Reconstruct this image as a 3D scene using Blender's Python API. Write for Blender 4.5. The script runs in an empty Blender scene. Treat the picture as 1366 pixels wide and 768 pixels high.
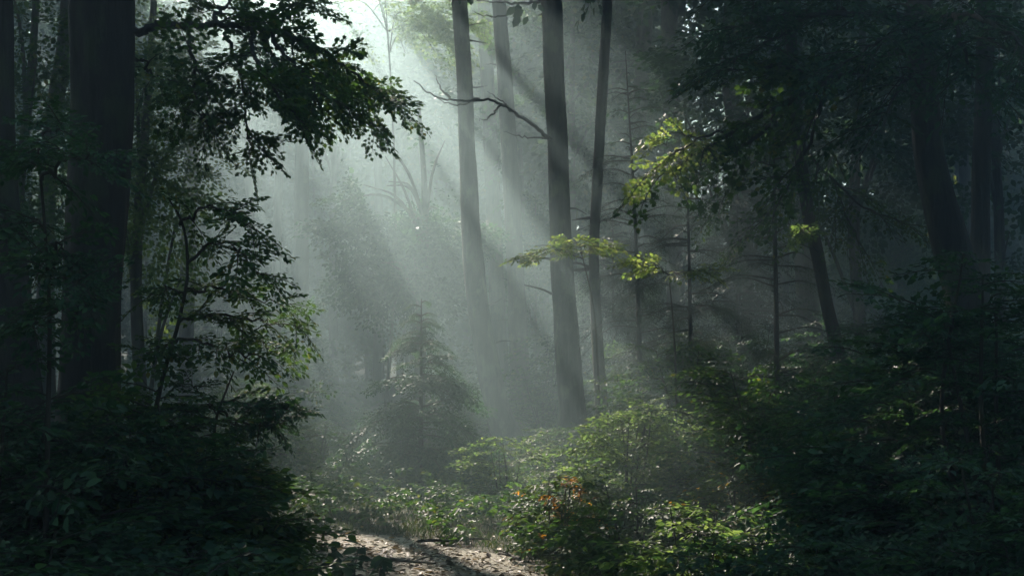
import bpy, math, random
import numpy as np

SEED = 11
rng = np.random.default_rng(SEED)
sc = bpy.context.scene
COL = sc.collection
R = math.radians

# ------------------------------------------------------------------ camera
F = 1897.0                       # focal length in photo pixels (1366 wide): 50 mm on 36 mm
CAM_Z = 1.65
PITCH = math.atan(110 / F)
_f = np.array([0, math.cos(PITCH), math.sin(PITCH)])
_u = np.array([0, -math.sin(PITCH), math.cos(PITCH)])
_r = np.array([1.0, 0, 0])


def pt(px, py, Y):
    """point seen at photo pixel (px, py) at the depth Y metres in front of the viewpoint"""
    d = _f + _r * (px - 683) / F + _u * (384 - py) / F
    return np.array([0, 0, CAM_Z]) + d * (Y / d[1])


cam = bpy.data.cameras.new('camera')
cam.lens = 50
cam.sensor_width = 36
cam.clip_start = 0.1
cam.clip_end = 2000
co = bpy.data.objects.new('camera', cam)
co.location = (0, 0, CAM_Z)
co.rotation_euler = (math.pi / 2 + PITCH, 0, 0)
COL.objects.link(co)
sc.camera = co

# ------------------------------------------------------------------ sun direction (towards the sun)
SUNV = np.array([-0.335, 1.0, 0.60])
S = SUNV / np.linalg.norm(SUNV)
ELEV = math.asin(S[2])
AZ = math.atan2(S[0], S[1])      # clockwise from +Y

# ------------------------------------------------------------------ terrain


def sstep(a, b, x):
    t = np.clip((x - a) / (b - a), 0, 1)
    return t * t * (3 - 2 * t)


PATHC = np.array([[0.3, -6], [0.1, 0], [-0.35, 8], [-0.62, 11.4], [-1.1, 14.5], [-1.9, 18], [-2.75, 22], [-3.3, 29], [-3.6, 40], [-3, 60]])


def path_x(y):
    return np.interp(y, PATHC[:, 1], PATHC[:, 0])


def ground_z(x, y):
    x = np.asarray(x, float)
    y = np.asarray(y, float)
    d = x - path_x(y)
    right = sstep(1.1, 7.0, d) * 0.75 + np.maximum(d - 6, 0) * 0.03
    left = sstep(1.3, 6.0, -d) * 0.45
    n = 0.05 * np.sin(x * 1.3 + 0.4) * np.sin(y * 0.9) + 0.08 * np.sin(x * 0.37 + y * 0.21) + 0.03 * np.sin(x * 3.1 - y * 2.3)
    k = sstep(0.8, 2.0, np.abs(d))
    rise = np.maximum(y - 22, 0) * 0.018
    far = 1 - sstep(60, 110, np.hypot(x, y))
    bowl = 12.0 * sstep(74, 135, np.hypot(x, y - 10))  # ground raised all round to hide the horizon and its low sky light
    return (right + left) * far + n * (0.15 + 0.85 * k) * far + rise * far + bowl


# ------------------------------------------------------------------ object helpers
def link(o):
    COL.objects.link(o)
    return o


def tag(o, label=None, cat=None, group=None, kind=None):
    if label:
        o['label'] = label
    if cat:
        o['category'] = cat
    if group:
        o['group'] = group
    if kind:
        o['kind'] = kind
    return o


def empty(name, loc):
    o = bpy.data.objects.new(name, None)
    o.location = tuple(loc)
    o.empty_display_size = 0.2
    return link(o)


class MB:
    """collects vertices and polygons of one mesh object"""

    def __init__(self):
        self.V, self.L, self.T, self.A = [], [], [], []
        self.n = 0

    def add(self, V, polys, attr=None):
        """polys: 2-D int array (m, k)"""
        V = np.asarray(V, np.float32).reshape(-1, 3)
        polys = np.asarray(polys, np.int64)
        self.V.append(V)
        self.L.append((polys + self.n).ravel())
        self.T.append(np.full(len(polys), polys.shape[1], np.int32))
        self.A.append(np.zeros(len(polys), np.float32) if attr is None else np.asarray(attr, np.float32))
        self.n += len(V)

    def mesh(self, name, mat, origin=(0, 0, 0), smooth=False):
        me = bpy.data.meshes.new(name)
        V = np.concatenate(self.V) - np.asarray(origin, np.float32)
        L = np.concatenate(self.L)
        T = np.concatenate(self.T)
        A = np.concatenate(self.A)
        me.vertices.add(len(V))
        me.vertices.foreach_set('co', V.astype(np.float32).ravel())
        me.loops.add(len(L))
        me.loops.foreach_set('vertex_index', L.astype(np.int32))
        me.polygons.add(len(T))
        st = np.zeros(len(T), np.int32)
        st[1:] = np.cumsum(T)[:-1]
        me.polygons.foreach_set('loop_start', st)
        at = me.attributes.new('tint', 'FLOAT', 'FACE')
        at.data.foreach_set('value', A)
        me.update(calc_edges=True)
        if smooth:
            me.polygons.foreach_set('use_smooth', np.ones(len(T), bool))
        me.materials.append(mat)
        return me

    def build(self, name, mat, parent=None, origin=None, smooth=False):
        """one mesh object; with a parent its vertices are kept relative to the thing's base"""
        og = np.zeros(3)
        if origin is not None:
            og = np.asarray(origin, float)
        elif parent is not None:
            og = world_loc(parent)
        me = self.mesh(name, mat, og, smooth)
        o = bpy.data.objects.new(name, me)
        if parent is not None:
            o.parent = parent
            o.location = tuple(og - world_loc(parent))
        else:
            o.location = tuple(og)
        return link(o)


def world_loc(o):
    p = np.array(o.location)
    while o.parent is not None:
        o = o.parent
        p = p + np.array(o.location)
    return p


def catmull(P, n):
    """smooth polyline through P (k, d) sampled n times per span"""
    P = np.asarray(P, float)
    if len(P) < 3:
        t = np.linspace(0, 1, n + 1)[:, None]
        return P[0] * (1 - t) + P[-1] * t
    h = np.linalg.norm(np.diff(P[:, :3], axis=0), axis=1) + 1e-6
    sl_ = np.diff(P, axis=0) / h[:, None]
    m = np.empty_like(P)
    m[0], m[-1] = sl_[0], sl_[-1]
    w_ = (h[1:] / (h[:-1] + h[1:]))[:, None]
    m[1:-1] = sl_[:-1] * w_ + sl_[1:] * (1 - w_)
    out = []
    for i in range(len(P) - 1):
        for t in np.linspace(0, 1, n, endpoint=False):
            a, c = t * t * (3 - 2 * t), h[i]
            out.append(P[i] * (1 - a) + P[i + 1] * a + c * ((t ** 3 - 2 * t * t + t) * m[i] + (t ** 3 - t * t) * m[i + 1]))
    out.append(P[-1])
    return np.array(out)


def tube(mb, P, rad, sides=10, rough=0.0, seed=0):
    P = np.asarray(P, float)
    rad = np.asarray(rad, float)
    n = len(P)
    T = np.gradient(P, axis=0)
    T /= np.linalg.norm(T, axis=1)[:, None] + 1e-9
    ref = np.array([0.3, 1, 0.1]) if abs(T[0][1]) < 0.9 else np.array([1, 0, 0.2])
    X = np.cross(T, ref)
    X /= np.linalg.norm(X, axis=1)[:, None] + 1e-9
    Yv = np.cross(T, X)
    a = np.linspace(0, 2 * math.pi, sides, endpoint=False)
    r = rad[:, None] * np.ones(sides)[None]
    if rough:
        s = seed * 1.7
        l = np.concatenate([[0], np.cumsum(np.linalg.norm(np.diff(P, axis=0), axis=1))])[:, None]
        k = rough * (0.55 * np.sin(3 * a[None] + l * 0.6 + s) + 0.35 * np.sin(5 * a[None] - l * 1.1 + 2 * s) + 0.4 * np.sin(2 * a[None] + l * 2.3 + s) * np.sin(l * 1.7 + s) + 0.3 * np.sin(7 * a[None] + l * 4.0))
        r = r * (1 + k)
    V = P[:, None, :] + r[..., None] * (np.cos(a)[None, :, None] * X[:, None] + np.sin(a)[None, :, None] * Yv[:, None])
    idx = np.arange(n * sides).reshape(n, sides)
    q = np.stack([idx[:-1], np.roll(idx[:-1], -1, 1), np.roll(idx[1:], -1, 1), idx[1:]], -1).reshape(-1, 4)
    mb.add(V.reshape(-1, 3), q)
    # closed tip
    tip = np.vstack([V[-1], P[-1] + T[-1] * rad[-1] * 0.6])
    k = np.arange(sides)
    mb.add(tip, np.stack([k, (k + 1) % sides, np.full(sides, sides)], -1))


def segs(mb, P0, P1, R0, R1, sides=3):
    P0, P1 = np.asarray(P0, float), np.asarray(P1, float)
    if len(P0) == 0:
        return
    d = P1 - P0
    d /= np.linalg.norm(d, axis=1)[:, None] + 1e-9
    ref = np.where(np.abs(d[:, 2:3]) < 0.9, np.array([[0, 0, 1.0]]), np.array([[1.0, 0, 0]]))
    X = np.cross(d, ref)
    X /= np.linalg.norm(X, axis=1)[:, None] + 1e-9
    Y = np.cross(d, X)
    a = np.linspace(0, 2 * math.pi, sides, endpoint=False)
    ring = np.cos(a)[None, :, None] * X[:, None] + np.sin(a)[None, :, None] * Y[:, None]
    A = P0[:, None] + ring * np.asarray(R0)[:, None, None]
    B = P1[:, None] + ring * np.asarray(R1)[:, None, None]
    V = np.concatenate([A, B], 1)
    m = len(P0)
    k = np.arange(sides)
    q = np.stack([k, (k + 1) % sides, sides + (k + 1) % sides, sides + k], -1)
    q = (np.arange(m)[:, None, None] * (2 * sides) + q[None]).reshape(-1, 4)
    mb.add(V.reshape(-1, 3), q)


# ------------------------------------------------------------------ leaves
def leaf_template(kind):
    if kind == 'broad':
        h = [(0, 0, 0), (0.22, 0.22, 0.05), (0.55, 0.30, 0.06), (0.84, 0.15, 0.0), (1.05, 0, -0.10)]
    elif kind == 'simple':
        h = [(0, 0, 0), (0.35, 0.32, 0.05), (0.75, 0.24, 0.02), (1.05, 0, -0.08)]
    elif kind == 'maple':
        h = [(0, 0, 0), (-0.06, 0.30, 0.05), (0.20, 0.26, 0.03), (0.26, 0.58, 0.02), (0.50, 0.30, 0.04), (0.68, 0.36, 0.0), (0.74, 0.14, 0.0), (1.05, 0, -0.10)]
    elif kind == 'needle':
        h = [(0, 0, 0), (0.30, 0.075, 0.02), (0.75, 0.06, 0.0), (1.05, 0, -0.05)]
    else:  # clump: an irregular broad cluster leaf for far crowns
        h = [(0, 0, 0), (0.2, 0.35, 0.1), (0.5, 0.2, 0.02), (0.8, 0.38, 0.05), (1.1, 0, -0.1)]
    h = np.array(h, float)
    n = len(h)
    other = h[1:-1].copy()
    other[:, 1] *= -1
    V = np.vstack([h, other])
    left = list(range(n))
    right = [0] + list(range(n, n + n - 2)) + [n - 1]
    right = right[::-1]
    return V, np.array([left, right])


TPL = {k: leaf_template(k) for k in ('broad', 'simple', 'maple', 'needle', 'clump')}


def add_leaves(mb, P, D, N, size, kind, tint=None):
    if len(P) == 0:
        return
    tv, tp = TPL[kind]
    D = D / (np.linalg.norm(D, axis=1)[:, None] + 1e-9)
    Sd = np.cross(N, D)
    Sd /= np.linalg.norm(Sd, axis=1)[:, None] + 1e-9
    Nn = np.cross(D, Sd)
    V = P[:, None] + size[:, None, None] * (tv[None, :, 0:1] * D[:, None] + tv[None, :, 1:2] * Sd[:, None] + tv[None, :, 2:3] * Nn[:, None])
    m, k = len(P), len(tv)
    q = (np.arange(m)[:, None, None] * k + tp[None]).reshape(-1, tp.shape[1])
    if tint is None:
        tint = rng.random(m)
    mb.add(V.reshape(-1, 3), q, np.repeat(tint, 2))


# a spray: one twig with side twigs, its leaves lying in a loose plane (unit length along u)
def make_spray(q, nside, r):
    """q = leaf size relative to the spray's length"""
    pos, drn, nrm, sz, s0, s1, sr = [], [], [], [], [], [], []

    def leaf(p, ang, k=1.0):
        d = np.array([math.cos(ang), math.sin(ang), r.normal(-0.12, 0.22)])
        pos.append(p)
        drn.append(d)
        nn = np.array([r.normal(0, 0.33), r.normal(0, 0.33), 1.0])
        nrm.append(nn)
        sz.append(q * k * r.uniform(0.65, 1.2))

    bend = r.normal(0, 0.10)

    def axis(t):
        return np.array([t, bend * t * t, 0.02 * math.sin(t * 5)])

    ts = np.linspace(0, 1, 7)
    for a, b in zip(ts[:-1], ts[1:]):
        s0.append(axis(a)); s1.append(axis(b)); sr.append((0.011 * (1 - a) + 0.003, 0.011 * (1 - b) + 0.003))
    side = 1
    for i in range(nside):
        t = 0.10 + 0.86 * (i + r.uniform(-0.3, 0.3)) / nside
        t = min(max(t, 0.04), 0.97)
        side = -side
        L = ((1 - t) * 0.50 + 0.10) * r.uniform(0.7, 1.15)
        ang = side * r.uniform(0.65, 1.0)
        p = axis(t)
        d = np.array([math.cos(ang), math.sin(ang), r.normal(-0.05, 0.10)])
        e = p + d * L
        s0.append(p); s1.append(e); sr.append((0.005, 0.002))
        n = max(1, int(L / (q * 0.62)))
        for j in range(n):
            tt = (j + 0.6) / n
            sg = 1 if j % 2 else -1
            leaf(p + d * L * tt, ang + sg * r.uniform(0.4, 0.95))
        leaf(e, ang + r.normal(0, 0.2))
    leaf(axis(1.0), r.normal(0, 0.2), 1.1)
    return dict(pos=np.array(pos), dir=np.array(drn), nrm=np.array(nrm), sz=np.array(sz), s0=np.array(s0), s1=np.array(s1), sr=np.array(sr))


SPRAYS = {}


def sprays_for(q, nside):
    key = (q, nside)
    if key not in SPRAYS:
        r = np.random.default_rng(int(q * 1000) + nside)
        SPRAYS[key] = [make_spray(q, nside, r) for _ in range(8)]
    return SPRAYS[key]


def put_sprays(P, A, L, q, nside, droop=0.12, up=None, tilt=0.25, r=rng):
    """place sprays at P along A with lengths L -> leaf arrays and twig arrays"""
    lib = sprays_for(q, nside)
    P, A, L = np.asarray(P, float), np.asarray(A, float), np.asarray(L, float)
    A = A / (np.linalg.norm(A, axis=1)[:, None] + 1e-9)
    which = r.integers(0, len(lib), len(P))
    out = dict(pos=[], dir=[], nrm=[], sz=[], s0=[], s1=[], r0=[], r1=[])
    for w in range(len(lib)):
        m = np.nonzero(which == w)[0]
        if len(m) == 0:
            continue
        sp = lib[w]
        a = A[m]
        U = np.tile(np.array([0, 0, 1.0]), (len(m), 1)) if up is None else up[m]
        U = U + r.normal(0, tilt, (len(m), 3))
        s = np.cross(U, a)
        s /= np.linalg.norm(s, axis=1)[:, None] + 1e-9
        n = np.cross(a, s)
        flip = r.choice([-1.0, 1.0], len(m))[:, None]
        l = L[m][:, None, None]

        def tf(X, scale=True):
            Y = X[None, :, 0:1] * a[:, None] + X[None, :, 1:2] * (flip * s)[:, None] + X[None, :, 2:3] * n[:, None]
            return Y

        dr = droop * l * (sp['pos'][None, :, 0:1] ** 2)
        Q = P[m][:, None] + l * tf(sp['pos'])
        Q[..., 2:3] -= dr
        D = tf(sp['dir'])
        D[..., 2] -= droop * 1.2 * sp['pos'][None, :, 0]
        out['pos'].append(Q.reshape(-1, 3))
        out['dir'].append(D.reshape(-1, 3))
        out['nrm'].append(tf(sp['nrm']).reshape(-1, 3))
        out['sz'].append((l[..., 0] * sp['sz'][None]).ravel())
        for k in ('s0', 's1'):
            Q = P[m][:, None] + l * tf(sp[k])
            Q[..., 2:3] -= droop * l * (sp[k][None, :, 0:1] ** 2)
            out[k].append(Q.reshape(-1, 3))
        rr = (l * sp['sr'][None]).reshape(-1, 2)
        out['r0'].append(rr[:, 0])
        out['r1'].append(rr[:, 1])
    return {k: np.concatenate(v) for k, v in out.items()}


# ------------------------------------------------------------------ materials
def newmat(name):
    m = bpy.data.materials.new(name)
    m.use_nodes = True
    nt = m.node_tree
    nt.nodes.clear()
    out = nt.nodes.new('ShaderNodeOutputMaterial')
    return m, nt, out


def ramp(nt, stops):
    n = nt.nodes.new('ShaderNodeValToRGB')
    e = n.color_ramp.elements
    e[0].position, e[0].color = stops[0][0], (*stops[0][1], 1)
    e[1].position, e[1].color = stops[-1][0], (*stops[-1][1], 1)
    for p, c in stops[1:-1]:
        x = e.new(p)
        x.color = (*c, 1)
    return n


def leaf_mat(name, stops, trans=0.45, tgain=(1.9, 1.9, 0.9), rough=0.55):
    m, nt, out = newmat(name)
    at = nt.nodes.new('ShaderNodeAttribute')
    at.attribute_name = 'tint'
    rp = ramp(nt, stops)
    nt.links.new(at.outputs['Fac'], rp.inputs[0])
    bs = nt.nodes.new('ShaderNodeBsdfPrincipled')
    bs.inputs['Roughness'].default_value = rough
    bs.inputs['Specular IOR Level'].default_value = 0.22
    nt.links.new(rp.outputs[0], bs.inputs['Base Color'])
    mul = nt.nodes.new('ShaderNodeMix')
    mul.data_type = 'RGBA'
    mul.blend_type = 'MULTIPLY'
    mul.inputs['Factor'].default_value = 1
    mul.clamp_result = False
    nt.links.new(rp.outputs[0], mul.inputs[6])
    mul.inputs[7].default_value = (*tgain, 1)
    tr = nt.nodes.new('ShaderNodeBsdfTranslucent')
    nt.links.new(mul.outputs[2], tr.inputs['Color'])
    mx = nt.nodes.new('ShaderNodeMixShader')
    mx.inputs[0].default_value = trans
    nt.links.new(bs.outputs[0], mx.inputs[1])
    nt.links.new(tr.outputs[0], mx.inputs[2])
    nt.links.new(mx.outputs[0], out.inputs['Surface'])
    return m


GREEN = [(0, (0.024, 0.055, 0.020)), (0.5, (0.042, 0.095, 0.028)), (0.93, (0.07, 0.128, 0.035)), (1, (0.13, 0.13, 0.03))]
M = {}
M['leaf'] = leaf_mat('broad_leaf', GREEN)
M['leaf_lit'] = leaf_mat('lit_leaf', [(0, (0.05, 0.10, 0.03)), (0.5, (0.085, 0.145, 0.04)), (1, (0.13, 0.18, 0.06))], 0.55, (2.2, 2.15, 1.5))  # lit copy of the broad leaf, sunlight brightened into its colour
M['leaf_lit_bright'] = leaf_mat('bright_lit_leaf', [(0, (0.07, 0.12, 0.035)), (0.5, (0.115, 0.165, 0.05)), (1, (0.18, 0.20, 0.08))], 0.55, (2.3, 2.4, 1.5))  # brightest leaf copy, direct sun put into its yellow green
M['leaf_dark'] = leaf_mat('deep_leaf', [(0, (0.018, 0.052, 0.030)), (0.5, (0.032, 0.082, 0.044)), (1, (0.055, 0.12, 0.058))], 0.38)  # darker leaf copy, the teal of shade put into its green
M['leaf_autumn'] = leaf_mat('turning_leaf', [(0, (0.035, 0.07, 0.02)), (0.62, (0.06, 0.10, 0.025)), (0.70, (0.36, 0.22, 0.03)), (0.85, (0.46, 0.22, 0.025)), (1, (0.34, 0.13, 0.02))], 0.5, (1.6, 1.5, 1.0))
M['needle'] = leaf_mat('conifer_needle', [(0, (0.014, 0.035, 0.018)), (1, (0.035, 0.07, 0.032))], 0.2)
M['grass'] = leaf_mat('grass_blade', [(0, (0.022, 0.042, 0.016)), (0.7, (0.04, 0.07, 0.025)), (1, (0.09, 0.09, 0.045))], 0.3)
M['litter'] = leaf_mat('fallen_leaf', [(0, (0.03, 0.022, 0.012)), (0.4, (0.09, 0.068, 0.038)), (0.75, (0.20, 0.165, 0.095)), (0.93, (0.34, 0.29, 0.18)), (1, (0.42, 0.24, 0.05))], 0.2, (1.3, 1.2, 1.0), 0.55)


def bark_mat(name, c0, c1, scale=1.0):
    m, nt, out = newmat(name)
    tc = nt.nodes.new('ShaderNodeTexCoord')
    mp = nt.nodes.new('ShaderNodeMapping')
    mp.inputs['Scale'].default_value = (11 * scale, 11 * scale, 1.3 * scale)
    nt.links.new(tc.outputs['Object'], mp.inputs[0])
    n1 = nt.nodes.new('ShaderNodeTexNoise')
    n1.inputs['Scale'].default_value = 1.0
    n1.inputs['Detail'].default_value = 8
    n1.inputs['Roughness'].default_value = 0.62
    n1.inputs['Distortion'].default_value = 0.6
    nt.links.new(mp.outputs[0], n1.inputs['Vector'])
    n2 = nt.nodes.new('ShaderNodeTexNoise')
    n2.inputs['Scale'].default_value = 1.7
    n2.inputs['Detail'].default_value = 5
    nt.links.new(tc.outputs['Object'], n2.inputs['Vector'])
    ad = nt.nodes.new('ShaderNodeMath')
    ad.operation = 'MULTIPLY_ADD'
    ad.inputs[1].default_value = 0.6
    nt.links.new(n1.outputs['Fac'], ad.inputs[0])
    m2 = nt.nodes.new('ShaderNodeMath')
    m2.operation = 'MULTIPLY'
    m2.inputs[1].default_value = 0.4
    nt.links.new(n2.outputs['Fac'], m2.inputs[0])
    nt.links.new(m2.outputs[0], ad.inputs[2])
    rp0 = ramp(nt, [(0.30, c0), (0.68, c1)])
    nt.links.new(ad.outputs[0], rp0.inputs[0])
    n3 = nt.nodes.new('ShaderNodeTexNoise')
    n3.inputs['Scale'].default_value = 2.6
    n3.inputs['Detail'].default_value = 7
    n3.inputs['Roughness'].default_value = 0.65
    mp3 = nt.nodes.new('ShaderNodeMapping')
    mp3.inputs['Scale'].default_value = (1.4, 1.4, 0.7)
    nt.links.new(tc.outputs['Object'], mp3.inputs[0])
    nt.links.new(mp3.outputs[0], n3.inputs['Vector'])
    mk = ramp(nt, [(0.52, (0, 0, 0)), (0.62, (1, 1, 1))])
    nt.links.new(n3.outputs['Fac'], mk.inputs[0])
    rp = nt.nodes.new('ShaderNodeMix')
    rp.data_type = 'RGBA'
    nt.links.new(mk.outputs[0], rp.inputs['Factor'])
    nt.links.new(rp0.outputs[0], rp.inputs[6])
    rp.inputs[7].default_value = (c1[0] * 1.0, c1[1] * 1.25, c1[2] * 0.85, 1)
    bs = nt.nodes.new('ShaderNodeBsdfPrincipled')
    bs.inputs['Roughness'].default_value = 0.85
    bs.inputs['Specular IOR Level'].default_value = 0.25
    nt.links.new(rp.outputs[2], bs.inputs['Base Color'])
    bp = nt.nodes.new('ShaderNodeBump')
    bp.inputs['Strength'].default_value = 1.0
    bp.inputs['Distance'].default_value = 0.05
    nt.links.new(n1.outputs['Fac'], bp.inputs['Height'])
    nt.links.new(bp.outputs[0], bs.inputs['Normal'])
    nt.links.new(bs.outputs[0], out.inputs['Surface'])
    return m


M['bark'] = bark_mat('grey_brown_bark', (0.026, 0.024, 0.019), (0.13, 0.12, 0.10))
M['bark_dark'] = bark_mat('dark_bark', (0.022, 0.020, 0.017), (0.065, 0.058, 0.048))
M['twig'] = bark_mat('twig_bark', (0.03, 0.026, 0.02), (0.07, 0.06, 0.045), 2.0)


def soil_mat(name, stops, scale, bump=0.6, dist=0.05):
    m, nt, out = newmat(name)
    tc = nt.nodes.new('ShaderNodeTexCoord')
    n1 = nt.nodes.new('ShaderNodeTexNoise')
    n1.inputs['Scale'].default_value = scale
    n1.inputs['Detail'].default_value = 10
    n1.inputs['Roughness'].default_value = 0.7
    nt.links.new(tc.outputs['Object'], n1.inputs['Vector'])
    n2 = nt.nodes.new('ShaderNodeTexVoronoi')
    n2.inputs['Scale'].default_value = scale * 9
    nt.links.new(tc.outputs['Object'], n2.inputs['Vector'])
    mx = nt.nodes.new('ShaderNodeMath')
    mx.operation = 'MULTIPLY_ADD'
    mx.inputs[1].default_value = 0.35
    nt.links.new(n2.outputs['Distance'], mx.inputs[0])
    nt.links.new(n1.outputs['Fac'], mx.inputs[2])
    rp = ramp(nt, stops)
    nt.links.new(mx.outputs[0], rp.inputs[0])
    bs = nt.nodes.new('ShaderNodeBsdfPrincipled')
    bs.inputs['Roughness'].default_value = 0.9
    bs.inputs['Specular IOR Level'].default_value = 0.2
    nt.links.new(rp.outputs[0], bs.inputs['Base Color'])
    bp = nt.nodes.new('ShaderNodeBump')
    bp.inputs['Strength'].default_value = bump
    bp.inputs['Distance'].default_value = dist
    nt.links.new(mx.outputs[0], bp.inputs['Height'])
    nt.links.new(bp.outputs[0], bs.inputs['Normal'])
    nt.links.new(bs.outputs[0], out.inputs['Surface'])
    return m


M['soil'] = soil_mat('forest_soil', [(0.35, (0.025, 0.02, 0.014)), (0.55, (0.06, 0.045, 0.028)), (0.8, (0.05, 0.06, 0.025))], 1.3)
M['path'] = soil_mat('path_earth', [(0.40, (0.025, 0.021, 0.013)), (0.53, (0.125, 0.11, 0.075)), (0.72, (0.33, 0.31, 0.235))], 2.2, 0.8, 0.03)

# ------------------------------------------------------------------ corridors of sunlight through the canopy
CORR = []      # (point, radius, probability that a leaf inside stays)


def corridor(px, py, Y, rad, keep=0.0):
    CORR.append((pt(px, py, Y), rad, keep))


def carve(P, r):
    keep = np.ones(len(P), bool)
    for q, rad, kp in CORR:
        d = P - q
        al = d @ S
        pr = np.linalg.norm(d - al[:, None] * S, axis=1)
        inside = (al > 0.6) & (pr < rad * (1 + 0.12 * np.sin(P[:, 0] * 3 + P[:, 2] * 2.2)))
        if kp > 0:
            inside &= r.random(len(P)) > kp
        keep &= ~inside
    return keep


# ------------------------------------------------------------------ plants
def foliage(name, parent, P, A, L, q, nside, kind, mat, droop=0.12, tilt=0.25, twigs=True, do_carve=True, tintf=None, r=rng, up=None, thin=None):
    o = put_sprays(P, A, L, q, nside, droop, up, tilt, r)
    mb = MB()
    keep = carve(o['pos'], r) if do_carve else np.ones(len(o['pos']), bool)
    if thin is not None:
        keep &= thin(o['pos'])
    tint = r.random(keep.sum()) if tintf is None else tintf(o['pos'][keep], r)
    add_leaves(mb, o['pos'][keep], o['dir'][keep], o['nrm'][keep], o['sz'][keep], kind, tint)
    fo = mb.build(name, mat, parent)
    if twigs:
        tm = MB()
        k2 = np.ones(len(o['s0']), bool)
        segs(tm, o['s0'][k2], o['s1'][k2], o['r0'][k2], o['r1'][k2])
        tm.build('twigwork', M['twig'], fo, origin=world_loc(parent))
    return fo


def trunk_from_px(spec, Y, top_z, dY=0.0):
    """spec: [(px, py, width_px), ...] from the top of the photo down to the base -> world polyline (base first) and radii"""
    pts = [pt(a, b, Y) for a, b, w in spec][::-1]
    rad = [w * Y / F / 2 for a, b, w in spec][::-1]
    b = pts[0].copy()
    gz = float(ground_z(b[0], Y))
    if b[2] > gz + 0.15:
        d = (pts[0] - pts[1])
        d /= np.linalg.norm(d)
        b2 = pts[0] + d * ((b[2] - gz + 0.25) / max(-d[2], 0.3))
        pts.insert(0, b2)
        rad.insert(0, rad[0] * 1.25)
    else:
        rad[0] *= 1.15
    t = pts[-1]
    d = pts[-1] - pts[-2]
    d /= np.linalg.norm(d)
    d = d * 0.6 + np.array([0, 0, 0.4])
    d /= np.linalg.norm(d)
    h = top_z - t[2]
    if h > 0.5:
        m1 = t + d * h * 0.5
        pts += [m1, m1 + np.array([d[0] * 0.3, 0.2, 1.0]) * h * 0.5]
        rad += [rad[-1] * 0.78, rad[-1] * 0.30]
    P = catmull(np.column_stack([np.array(pts), np.array(rad)]), 7)
    pts, rad = P[:, :3], np.abs(P[:, 3])
    k = np.linspace(0, 1, len(pts))
    pts[:, 1] += dY * k + 0.06 * np.sin(k * 9 + Y)
    base_h = pts[:, 2] - pts[0, 2]
    rad = rad * (1 + 0.35 * np.exp(-base_h / 0.35))
    return pts, rad


def crown_sprays(c, rad, n, L, r):
    """outward pointing sprays filling an uneven ellipsoid of centre c and radii rad"""
    ph = r.uniform(0, 6.28, 6)
    d = r.normal(0, 1, (n, 3))
    d /= np.linalg.norm(d, axis=1)[:, None]
    lump = 1 + 0.22 * np.sin(3 * np.arctan2(d[:, 1], d[:, 0]) + ph[0]) + 0.18 * np.sin(5 * d[:, 2] + 2 * np.arctan2(d[:, 1], d[:, 0]) + ph[1])
    k = r.random(n) ** 0.45 * lump * 0.86
    P = c + d * k[:, None] * rad
    A = d * np.array([1, 1, 0.45]) + r.normal(0, 0.35, (n, 3))
    A[:, 2] += 0.05
    LL = L * r.uniform(0.7, 1.25, n)
    return P - A * 0.3 * LL[:, None], A, LL


def tree(name, label, spec, Y, top_z, crown=None, bark='bark', leaf='leaf', cat='tree', group=None, dY=0.0, sides=18, branches=(), kind='simple', rough=0.085, stubs=0):
    """a tree whose trunk follows the pixels; crown = list of (dx, dy, dz, rx, ry, rz, n) relative to the trunk's top"""
    pts, rad = trunk_from_px(spec, Y, top_z, dY)
    base = pts[0].copy()
    base[2] = float(ground_z(base[0], base[1]))
    t = empty(name, base)
    tag(t, label, cat, group)
    mb = MB()
    tube(mb, pts, rad, sides, rough, Y + base[0])
    tr = mb.build('trunk', M[bark], t, smooth=True)
    r = np.random.default_rng(int(abs(base[0] * 100) + Y * 37))
    for _ in range(stubs):                 # broken dead branch stubs
        zz = r.uniform(2.0, 1.65 + 0.25 * Y)
        i = int(np.argmin(np.abs(pts[:, 2] - zz)))
        a = r.choice([0.2, 2.9, 3.5, -0.3]) + r.normal(0, 0.4)
        d = np.array([math.cos(a), 0.5 * math.sin(a), r.uniform(-0.15, 0.35)])
        ln = rad[i] + r.uniform(0.10, 0.55)
        sp_ = catmull([pts[i] + d * rad[i] * 0.5, pts[i] + d * ln * 0.6 + [0, 0, r.normal(0, 0.02)], pts[i] + d * ln + [0, 0, r.normal(-0.02, 0.05)]], 4)
        sm = MB()
        tube(sm, sp_, np.linspace(0.026, 0.007, len(sp_)) * r.uniform(0.6, 1.2), 6)
        sm.build('stub', M[bark], t, smooth=True)
    if crown:
        Pn, An, Ln = [], [], []
        lm = MB()
        for (dx, dy, dz, rx, ry, rz, n) in crown:
            c = pts[-1] + np.array([dx, dy, dz])
            p, a, l = crown_sprays(c, np.array([rx, ry, rz]), n, 0.95, r)
            Pn.append(p); An.append(a); Ln.append(l)
            for _ in range(5):      # limbs carrying the crown
                up_ = np.nonzero(pts[:, 2] > CAM_Z + 0.275 * Y + 0.4)[0]
                s = pts[int(r.choice(up_[:max(1, int(len(up_) * 0.95))]))] if len(up_) else pts[-2]
                d = r.normal(0, 1, 3)
                d /= np.linalg.norm(d)
                e = c + d * np.array([rx, ry, rz]) * 0.75
                mid = (s + e) / 2 + np.array([0, 0, 0.5])
                lp = catmull([s, mid, e], 5)
                tube(lm, lp, np.linspace(0.055, 0.012, len(lp)), 6)
        foliage('crown', t, np.concatenate(Pn), np.concatenate(An), np.concatenate(Ln), 0.17, 9, kind, M[leaf], 0.15, 0.4, twigs=False, r=r)
        lm.build('limbwork', M[bark], t, smooth=True)
    return t, tr, pts


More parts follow.
